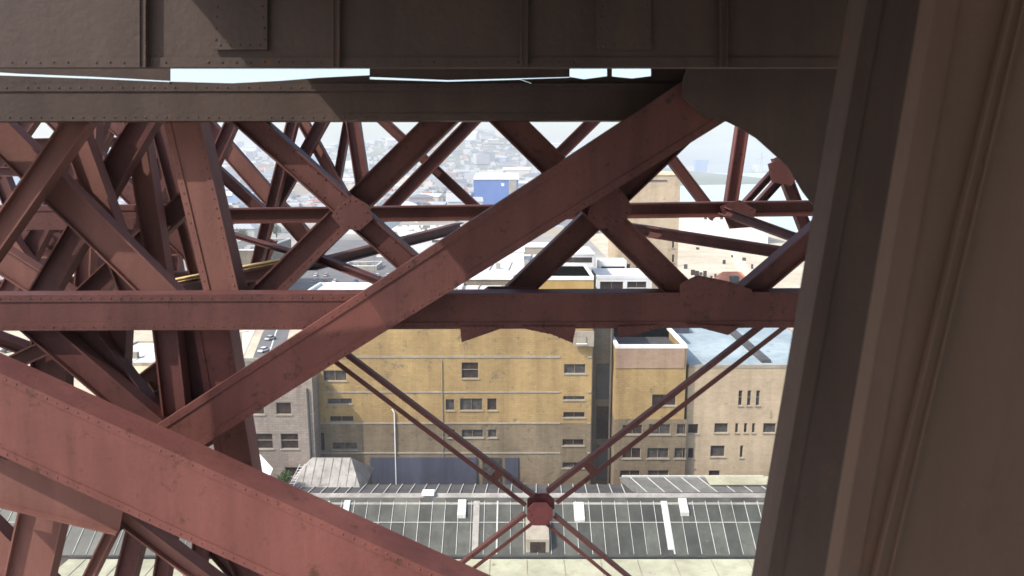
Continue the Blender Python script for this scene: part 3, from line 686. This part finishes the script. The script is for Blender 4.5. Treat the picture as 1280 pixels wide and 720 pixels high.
for q, mt in enumerate((CITY[0], CITY[1], CITY[3], M['redroof'])):
    mb.v, mb.f = mbs[q].v, mbs[q].f; o = mb.build('far_city_roofs', mt, fix=False); o['kind'] = 'stuff'
# trees between the houses (a few clumps)
rng = random.Random(9)
for k, (px, Y) in enumerate(((520, 900), (535, 880), (470, 760), (440, 700), (300, 560), (345, 600), (690, 960), (575, 1150), (410, 1000), (130, 380))):
    x = (px - 640) / F * Y; rr = rng.uniform(5, 8)
    bush('street_tree', ['rounded dark green tree among the distant roofs, left of the blue warehouse', 'dark green tree nearest the blue warehouse on its left', 'tree beside the pale green depot', 'tree in front of the pale green depot',
         'tree behind the purple grey depot', 'tree at the bend of the left road', 'tree right of the blue warehouse', 'tree directly behind the blue warehouse on its left', 'tree far up the left road', 'tree behind the grey workshop'][k], 'tree',
         (x, Y, rr * 1.3), rr, 900, group='street trees of the city')

rng = random.Random(33)
for k in range(44):
    px = rng.uniform(255, 735); Y = 600 * (2600 / 600) ** rng.random(); x = (px - 640) / F * Y
    if (Y < 1200 and 480 < px < 665) or (Y < 720 and px > 380): continue
    rr = rng.uniform(5, 9); z = hillh(x, Y)
    side = 'left of the blue warehouse' if px < 590 else 'right of the blue warehouse'
    t_ = bush('street_tree', 'small dark tree among distant roofs, %s, %s' % ('nearer than it' if Y < 1000 else 'farther than it' if z < 12 else 'on the slope behind it', side), 'tree', (x, Y, rr * 1.2), rr, 260, group='street trees of the city')
    t_.location.z = z
# ------------------------------------------------------------------ PARKED CARS
def car_proto(ci):
    r_ = thing('parked_car', 'car', 'car', (0, 0, 0), 'parked cars')
    prof = [(-2.2, .35), (-2.2, .8), (-1.5, .92), (1.2, .95), (2.15, .85), (2.2, .35)]
    MB().prism([Vector((x, -.85, z)) for x, z in prof], Vector((0, 1.7, 0))).build('body', CARM[ci], r_, bevel=.06)
    prof = [(-1.45, .92), (-.9, 1.42), (.7, 1.45), (1.6, .94)]
    MB().prism([Vector((x, -.75, z)) for x, z in prof], Vector((0, 1.5, 0))).build('cabin', M['glass'], r_)
    MB().box(-.85, .65, -.7, .7, 1.43, 1.48).build('car_roof', CARM[ci], r_)
    for sx in (-1.4, 1.4):
        for sy in (-.8, .8):
            mb = MB(); n = 10
            mb.prism([Vector((sx + .33 * math.cos(i * 2 * math.pi / n), sy - .1, .33 + .33 * math.sin(i * 2 * math.pi / n))) for i in range(n)], Vector((0, .2, 0))); mb.build('wheel', M['tyre'], r_)
    return r_
protos = [car_proto(i) for i in range(5)]; used = [False] * 5
rng = random.Random(11)
def put_car(x, y, rz, ci, label, group='parked cars', small=False):
    src = protos[ci]
    if not used[ci] and not small: o = src; used[ci] = True
    else:
        o = src.copy(); COL.objects.link(o)
        for ch in src.children:
            c = ch.copy(); COL.objects.link(c); c.parent = o
    o.location = (x, y, .13); o.rotation_euler = (0, 0, rz); o['label'] = label; o['group'] = group
rows = [(345, 358), (360, 350), (378, 342), (398, 334)]
k = 0
for ri, (Y, _) in enumerate(rows):
    for j in range(9):
        px = 386 + j * 13 + ri * 2
        if rng.random() < .22: continue
        x = (px - 640) / F * Y * 1.0
        ci = rng.choices(range(5), (4, 4, 3, 2, 1))[0]
        put_car(x, Y, R(90) + rng.uniform(-.06, .06) + (math.pi if rng.random() < .4 else 0), ci,
                '%s car parked in the %s row of the car park behind the yellow factory roof' % (CARN[ci], ['nearest', 'second', 'third', 'farthest'][ri]), 'cars parked behind the factory')
for ri in range(5):
    for j in range(15):
        if rng.random() < .2: continue
        Y = 900 + ri * 32; px = 498 + j * 5.4
        if px > 588: continue
        ci = rng.choices(range(5), (5, 2, 3, 3, 1))[0]
        put_car((px - 640) / F * Y, Y, R(90) + rng.uniform(-.1, .1), ci, '%s car in the far storage yard left of the blue warehouse, %s' % (CARN[ci], ['front row', 'second row', 'middle row', 'fourth row', 'back row'][ri]), 'cars in the far yard')
for k, (px, py, ci) in enumerate(((330, 440, 0), (338, 425, 2), (352, 402, 1), (10, 440, 3), (30, 450, 0))):
    q = G(px, py); put_car(q.x, q.y, R(72), ci, ['white car on the left road nearest the factory', 'silver car on the left road behind a white car', 'blue car farthest up the left road', 'black car by the lawn at the far left', 'white car by the lawn at the far left'][k], 'cars on the left road')
for i in range(5):
    if not used[i]:
        put_car(-70 - 5 * i, 300 + 6 * i, 0, i, '%s car standing alone in the yard behind the grey block' % CARN[i])

def lamp_post(x, y, label, group):
    r_ = thing('street_lamp', label, 'street lamp', (x, y, 0), group)
    MB().bar((x, y, 0), (x, y, 9), .18, .18).build('pole', M['greyroof'], r_)
    MB().bar((x, y, 9), (x + 1.8, y, 9.4), .12, .12).build('arm', M['greyroof'], r_)
    MB().box(x + 1.6, x + 2.5, y - .18, y + .18, 9.33, 9.5).build('lamp_head', M['trim'], r_)
for k, (px, py) in enumerate(((398, 352), (420, 338), (446, 352), (468, 340))):
    q = G(px, py); lamp_post(q.x, q.y, '%s of the lamps standing in the car park' % ('leftmost', 'second from left', 'third from left', 'rightmost')[k], 'lamps in the car park')
for k, (px, py) in enumerate(((328, 452), (352, 402), (376, 356))):
    q = G(px, py); lamp_post(q.x - 6, q.y, '%s lamp along the left road' % ('nearest', 'middle', 'farthest')[k], 'lamps along the left road')
# ------------------------------------------------------------------ THE STEEL BRIDGE
BR = thing('steel_bridge', 'riveted red oxide steel bridge lattice of chords, crossing diagonals and columns framing the view', 'bridge', (0, 12, CAMZ))
def member(name, x0, y0, x1, y1, w, Y, Yb=None, depth=.34, mat='steel', w1=None, rivets=False, roll=0.0, style='I', label=None, step=.16):
    Yb = Y if Yb is None else Yb; w1 = w if w1 is None else w1
    a = U(x0, y0, Y); b = U(x1, y1, Yb)
    ax = (b - a).normalized(); nrm = Vector((0, -1, 0)); nrm = (nrm - ax * nrm.dot(ax)).normalized()
    sd = ax.cross(nrm).normalized()
    if roll:
        q = Matrix.Rotation(R(roll), 3, ax); nrm = q @ nrm; sd = q @ sd
    ds = F * CP
    ha = w * Y / F / 2; hb = w1 * Yb / F / 2
    mb = MB(); th = min(.03, ha * .3)
    if style == 'I':
        fl = min(.10, depth * .4)
        def prof(h): # closed I section, (side, front)
            d2 = depth
            return [(-h, 0), (-h + th, 0), (-h + th, -fl), (h - th, -fl), (h - th, 0), (h, 0), (h, -d2), (h - th, -d2), (h - th, -fl - th), (-h + th, -fl - th), (-h + th, -d2), (-h, -d2)]
        pa = [a + sd * s + nrm * f for s, f in prof(ha)]; pb = [b + sd * s + nrm * f for s, f in prof(hb)]; n = 12
        mb.add(pa + pb, [(i, (i+1) % n, (i+1) % n + n, i + n) for i in range(n)])
        mb.add([pa[i] for i in (0,1,2,9,10,11)] , [(0,1,2,3,4,5)]); mb.add([pb[i] for i in (0,1,2,9,10,11)], [(5,4,3,2,1,0)])
        surf = -fl
    else:   # riveted box with angle strips along both edges
        pa = [a + sd * s + nrm * f for s, f in ((-ha, 0), (ha, 0), (ha, -depth), (-ha, -depth))]; pb = [b + sd * s + nrm * f for s, f in ((-hb, 0), (hb, 0), (hb, -depth), (-hb, -depth))]
        mb.add(pa + pb, [(i, (i+1) % 4, (i+1) % 4 + 4, i + 4) for i in range(4)] + [(3,2,1,0), (4,5,6,7)])
        lw = min(.11, ha * .45)
        for s in (-1, 1):
            e = [(s * ha, .016), (s * (ha - lw), .016), (s * (ha - lw), .0), (s * ha, .0)]; e2 = [(s * hb, .016), (s * (hb - lw), .016), (s * (hb - lw), .0), (s * hb, .0)]
            qa = [a + sd * i + nrm * (j + .001) for i, j in e]; qb = [b + sd * i + nrm * (j + .001) for i, j in e2]
            mb.add(qa + qb, [(i, (i+1) % 4, (i+1) % 4 + 4, i + 4) for i in range(4)] + [(3,2,1,0), (4,5,6,7)])
        surf = .016
    if rivets:
        L_ = (b - a).length; n = int(L_ / step); lw = min(.055, ha * .25)
        for i in range(n + 1):
            t_ = i / max(1, n); c = a.lerp(b, t_); h = ha + (hb - ha) * t_
            for s in (-1, 1): mb.dome(c + sd * s * (h - lw - (th if style == 'I' else 0)) + nrm * (surf + .001), .016, nrm)
    o = mb.build(name, M[mat], BR)
    if label: o['label'] = label
    return o
def plate(pts, Y, mat='steel', thick=.03, rivets=True, name='gusset_plate', inset=.12):
    P_ = [U(x, y, Y) for x, y in pts]; rb = MB().prism(P_, Vector((0, thick, 0)))
    if rivets:
        c = sum(P_, Vector()) / len(P_)
        for i in range(len(P_)):
            a, b = P_[i], P_[(i+1) % len(P_)]; n = max(1, int((b - a).length / .12))
            for k in range(n):
                p = a.lerp(b, (k + .5) / n); d = (c - p); p = p + d.normalized() * min(inset * .45, d.length * .3); rb.dome(p - Vector((0, .001, 0)), .016, Vector((0, -1, 0)))
    return rb.build(name, M[mat], BR)
NY = 12.0
# unseen floor added overhead, edge set to shade the middle and right lattice
o = MB().box(-4.7, 26, -14, 13.5, CAMZ + 3.1, CAMZ + 3.5).build('shade_floor', M['steel_dark'], BR)
mb = MB()
for k in range(9): mb.box(-4.7, 26, -12 + k * 3, -11.75 + k * 3, CAMZ + 2.7, CAMZ + 3.1)
mb.build('shade_floor_beams', M['steel_dark'], BR)
# top girder and chords
member('deck_girder', -420, -9, 1500, -9, 172, 9.0, depth=.12, mat='steel_dark', style='box', rivets=True)
member('top_chord', -460, 129, 1150, 127, 44, NY, depth=.45, style='box', rivets=True, mat='steel_dark')
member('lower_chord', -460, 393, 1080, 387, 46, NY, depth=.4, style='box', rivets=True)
for px in (-300, -60, 178, 420, 655, 905):
    member('stiffener', px, -160, px, 84, 9, 8.93, depth=.05, style='box', mat='steel_dark')
for px in (-180, 300, 780):
    plate([(px - 34, -60), (px + 34, -60), (px + 34, 62), (px - 34, 62)], 8.95, 'steel_dark', .03, True, 'splice_plate')
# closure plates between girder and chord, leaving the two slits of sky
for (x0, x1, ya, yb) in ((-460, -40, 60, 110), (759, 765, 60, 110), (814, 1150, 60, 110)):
    plate([(x0, ya), (x1, ya), (x1, yb), (x0, yb)], NY + .06, 'steel_dark', .03, False, 'closure_plate')
plate([(212, 102), (290, 104), (350, 101), (400, 97), (440, 95), (462, 94), (462, 110), (212, 110)], NY + .08, 'steel_dark', .03, False, 'closure_plate')
plate([(712, 96), (730, 99), (760, 95), (790, 98), (814, 95), (814, 110), (712, 110)], NY + .08, 'steel_dark', .03, False, 'closure_plate')
member('horizontal_bar', -300, 274, 262, 271, 30, 16, mat='steel', style='box')
member('middle_bar', 240, 271, 1060, 260, 19, 16, depth=.3)
for pts in ([(-40, 60), (24, 60), (24, 92), (-40, 88)], [(-40, 93), (24, 95), (24, 110), (-40, 110)], [(24, 60), (212, 60), (212, 101), (120, 96), (24, 92)], [(24, 95), (120, 98.5), (212, 102.5), (212, 110), (24, 110)],
            [(462, 60), (712, 60), (712, 96), (640, 98), (560, 100), (462, 96)], [(462, 99), (560, 102), (650, 99.5), (680, 110), (462, 110)], [(651, 99), (712, 97), (712, 110), (681, 110)]):
    plate(pts, NY + .06, 'steel_dark', .03, False, 'closure_plate')
# big diagonals
member('main_diagonal', 150, 592, 470, 388, 54, NY - .10, NY - .42, .4, 'steel_red', 58, True, style='box', label='lower end of the broad diagonal, sunlight painted in redder')  # sunlight on this lower end is put into a redder colour
member('main_diagonal', 470, 388, 905, 111, 58, NY - .42, NY - .6, .4, 'steel', 69, True, style='box')
member('diagonal_brace', 612, 128, 880, 392, 34, NY + .15, rivets=True)
member('diagonal_brace', 630, 382, 900, 122, 30, NY + .55, rivets=True)
member('diagonal_brace', 905, 395, 1050, 272, 26, NY + .2, rivets=True)
member('diagonal_brace', 288, 133, 535, 352, 29, NY + .2, rivets=True)
member('diagonal_brace', 562, 138, 312, 384, 32, NY + .6, rivets=True)
plate([(742,240),(772,232),(786,250),(790,264),(778,280),(752,286),(734,272)], NY + .12)
plate([(424,254),(440,244),(460,256),(466,274),(450,288),(428,286),(414,270)], NY + .16)
plate([(855,96),(852,120),(880,146),(905,150),(925,160),(946,173),(985,208),(1004,240),(1018,258),(1100,262),(1100,60),(870,60)], NY - .75, 'steel_dark', .04, True, 'corner_bracket')
plate([(575,408),(577,428),(600,420),(626,411),(626,408)], NY - .06, 'steel'); plate([(652,408),(655,411),(690,418),(716,429),(720,408)], NY - .06, 'steel')
plate([(772,408),(773,422),(792,420),(822,410),(822,406)], NY - .06, 'steel'); plate([(858,405),(880,411),(910,419),(926,408)], NY - .06, 'steel')
plate([(850,355),(872,344),(912,352),(940,362),(940,372),(850,372)], NY - .06, 'steel'); plate([(590,372),(610,358),(668,358),(690,372)], NY + .5, 'steel')
# second layer of lighter bracing
Bk = 18.0
for kk, (x0, y0, x1, y1, w_, mt) in enumerate(((605,136,470,276,16,'steel'),(462,136,612,276,12,'steel'),(437,130,463,300,17,'steel'),(437,130,414,262,9,'steel'),(762,131,690,202,15,'steel'),
        (934,130,913,268,15,'steel'),(826,180,896,272,13,'steel'),(986,196,926,262,7,'steel'),(994,206,938,268,9,'steel'),(974,196,1014,300,14,'steel'),
        (370,130,304,392,13,'steel'),(414,130,330,280,14,'steel'),(366,132,436,258,13,'steel_glare'),(242,140,398,318,20,'steel_glare'),(250,196,330,268,13,'steel'),
        (296,136,244,250,15,'steel'),(338,300,300,392,12,'steel'))):
    member('light_brace', x0, y0, x1, y1, w_, Bk + .31 * (kk % 5) + .02 * kk, depth=.26, mat=mt)
for (x0, y0, x1, y1, w_, Ya, Yb_, mt) in ((395,332,580,284,12,13,19,'steel'),(392,322,480,356,9,13,12.4,'steel'),(268,288,380,322,5,19,16,'steel'),(765,283,1000,320,14,17,13,'steel'),
        (900,262,1010,302,11,16,13,'steel'),(140,382,378,331,15,17,13,'steel'),):
    member('lateral_strut', x0, y0, x1, y1, w_, Ya, Yb_, .24, mt)
member('strut_top_plate', 150, 364, 376, 322, 4, 16.9, 12.9, .3, 'steel_pale', label='pale yellow strip on the lateral strut')
plate([(900,258),(925,250),(945,262),(940,284),(912,286)], 15.9, 'steel'); plate([(960,205),(985,196),(1000,215),(990,232),(965,228)], 17.9, 'steel')
# left posts and lattice
member('end_post', 218, 112, 284, 395, 44, NY + .42, NY + .44, .4, 'steel_glare', rivets=True, style='box', label='pinkish leaning post, glare put into its colour')
member('end_post', 262, 395, 312, 690, 46, NY + .44, NY + .5, .4, 'steel_red', rivets=True, style='box')
for (x0, y0, x1, y1, w_, Y_, mt) in ((-40,132,232,400,40,NY+.9,'steel_glare'),(-30,330,122,112,28,NY+.5,'steel_glare'),(70,112,176,402,30,NY+1.3,'steel_glare'),(200,112,30,402,30,NY+1.7,'steel'),
        (160,112,206,402,26,NY+2.1,'steel_glare'),(255,230,70,402,26,NY+2.5,'steel'),(-40,300,120,402,34,NY+2.9,'steel_glare'),(112,112,100,402,20,NY+3.3,'steel_glare'),(186,112,262,402,22,NY+3.7,'steel'),
        (30,112,250,330,22,Bk,'steel'),(-60,215,90,420,28,Bk+.3,'steel_glare'),(140,112,-20,420,22,Bk+.6,'steel'),(245,112,120,402,24,Bk+.9,'steel'),(60,300,230,400,20,Bk+1.2,'steel'),
        (-30,360,280,345,15,Bk+1.5,'steel'),(-30,318,290,312,13,Bk+2,'steel_glare'),(-30,215,250,212,12,Bk+1.8,'steel'),(-30,240,60,112,18,Bk+2.4,'steel'),(90,112,260,260,16,Bk+2.8,'steel'),
        (40,402,150,112,14,Bk+3.2,'steel'),(-30,150,70,402,18,Bk+3.6,'steel'),(230,402,180,112,14,Bk+4,'steel'),(0,402,100,260,20,Bk+4.4,'steel_glare'),(-30,180,260,176,12,Bk+4.8,'steel')):
    member('lattice_bar', x0, y0, x1, y1, w_, Y_, depth=.28, mat=mt)
# fan of bars below the chord meeting the big red beam
for (x0, y0, x1, y1, w_, Y_, mt) in ((30,398,220,560,34,NY+.1,'steel'),(92,400,214,560,30,NY+.4,'steel'),(146,400,140,540,26,NY+.6,'steel'),(152,400,120,540,18,NY+1.,'steel'),
        (204,398,222,560,32,NY+.2,'steel'),(250,398,224,560,46,NY+.5,'steel'),(-20,470,130,400,20,NY+1.2,'steel'),(60,402,60,520,46,NY+1.5,'steel'),(190,505,260,470,24,NY+1,'steel'),
        (-20,420,250,520,14,NY+2,'steel'),(120,520,280,400,20,NY+2,'steel'),(200,470,260,560,40,NY+1.6,'steel')):
    member('fan_bar', x0, y0, x1, y1, w_, Y_, depth=.26, mat=mt)
# the large sunlit beam across the lower left
member('lower_beam', -200, 426, 720, 846, 104, 10.6, 9.0, .5, 'steel_red', 112, True, style='box', label='broad bright red beam crossing the lower left corner')
# lattice under it
for (x0, y0, x1, y1, w_, Y_, mt) in ((-60,590,150,640,70,11,'steel_glare'),(100,610,300,760,22,11.4,'steel_glare'),(60,600,20,780,60,11.6,'steel_glare'),(150,640,90,760,14,11.8,'steel_glare'),
        (175,640,140,780,26,12,'steel'),(210,660,190,780,20,12.2,'steel'),(120,620,330,700,24,12.4,'steel'),(-40,700,120,620,24,12.6,'steel'),(250,660,240,780,18,12.7,'steel'),(200,610,330,760,22,13,'steel'),(-60,640,60,760,60,12,'steel_glare'),
        (290,680,340,790,34,12,'steel')):
    member('lattice_bar', x0, y0, x1, y1, w_, Y_, depth=.26, mat=mt)
# laced cross bracing with octagonal hub
YX = 12.22
def laced(x0, y0, x1, y1, gap, w_, name='cross_brace'):
    a = U(x0, y0, YX); b = U(x1, y1, YX); ax = (b - a).normalized(); sd = ax.cross(Vector((0, -1, 0))).normalized()
    g = gap * YX / F / 2; t_ = w_ * YX / F
    mb = MB()
    for s in (-1, 1):
        # an angle: leg facing us and a leg going back
        c0, c1 = a + sd * s * g, b + sd * s * g
        mb.bar(c0, c1, t_, .02, Vector((0, 1, 0)))
        mb.bar(c0 + sd * s * t_ * .42 + Vector((0, .06, 0)), c1 + sd * s * t_ * .42 + Vector((0, .06, 0)), .012, .10, Vector((0, 1, 0)))
    rv = mb
    for k in range(1, 6):
        p = a.lerp(b, k / 6); q = ax * .07
        mb.hexa([p - sd * g * 1.2 - q, p + sd * g * 1.2 - q, p + sd * g * 1.2 + q, p - sd * g * 1.2 + q] + [v_ + Vector((0, .012, 0)) for v_ in (p - sd * g * 1.2 - q, p + sd * g * 1.2 - q, p + sd * g * 1.2 + q, p - sd * g * 1.2 + q)]) if k == 5 else None
    m_ = int((b - a).length / .10)
    for k in range(m_):
        p = a.lerp(b, k / m_)
        for s in (-1, 1): rv.dome(p + sd * s * g - Vector((0, .012, 0)), .010, Vector((0, -1, 0)))
    return mb.build(name, M['steel'], BR)
laced(405, 432, 662, 626, 16, 6); laced(985, 394, 690, 622, 19, 6)
laced(662, 648, 540, 742, 15, 4.6); laced(688, 650, 830, 768, 15, 4.6)
def octa(cx, cy, rx, ry, k=.42): return [(cx - rx, cy - ry*k), (cx - rx*k*1.2, cy - ry), (cx + rx*k*1.2, cy - ry), (cx + rx, cy - ry*k), (cx + rx, cy + ry*k), (cx + rx*k*1.2, cy + ry), (cx - rx*k*1.2, cy + ry), (cx - rx, cy + ry*k)]
plate(octa(675, 643, 16, 14), YX - .05, 'steel_hub', .03, True, 'hub_plate')
plate(octa(676, 630, 17, 13), YX + .16, 'steel_hub', .03, True, 'hub_plate')
MB().box(U(665,636,YX).x, U(687,636,YX).x, YX - .02, YX + .16, U(0,637,YX).z, U(0,635,YX).z).build('hub_spacer', M['steel_hub'], BR)
# right-hand column: two riveted faces very near us
member('column', 1204, -140, 992, 800, 180, 5.4, 5.6, .30, 'steel_dark', 104, False, style='box', step=.11)
member('near_column', 1410, -160, 1216, 860, 400, 3.7, 3.7, .12, 'steel_brown', 432, False, style='box', step=.10, label='broad brown column nearest to us')
member('flange_strip', 1310, -160, 1082, 800, 16, 3.67, 3.67, .02, 'steel_brown', 22, False, style='box')
# ------------------------------------------------------------------ HAZE
mb = MB(); mb.box(-6100, 6100, -400, 6600, -1.0, 190)
hz = mb.build('haze', M['white']); hz['kind'] = 'stuff'
m = bpy.data.materials.new('haze_air'); m.use_nodes = True; t = m.node_tree
t.nodes.remove(t.nodes['Principled BSDF']); v = t.nodes.new('ShaderNodeVolumePrincipled')
v.inputs['Color'].default_value = (.93, .96, 1, 1); v.inputs['Density'].default_value = 0.00022; v.inputs['Anisotropy'].default_value = 0.2
t.links.new(v.outputs[0], t.nodes['Material Output'].inputs['Volume'])
hz.data.materials[0] = m
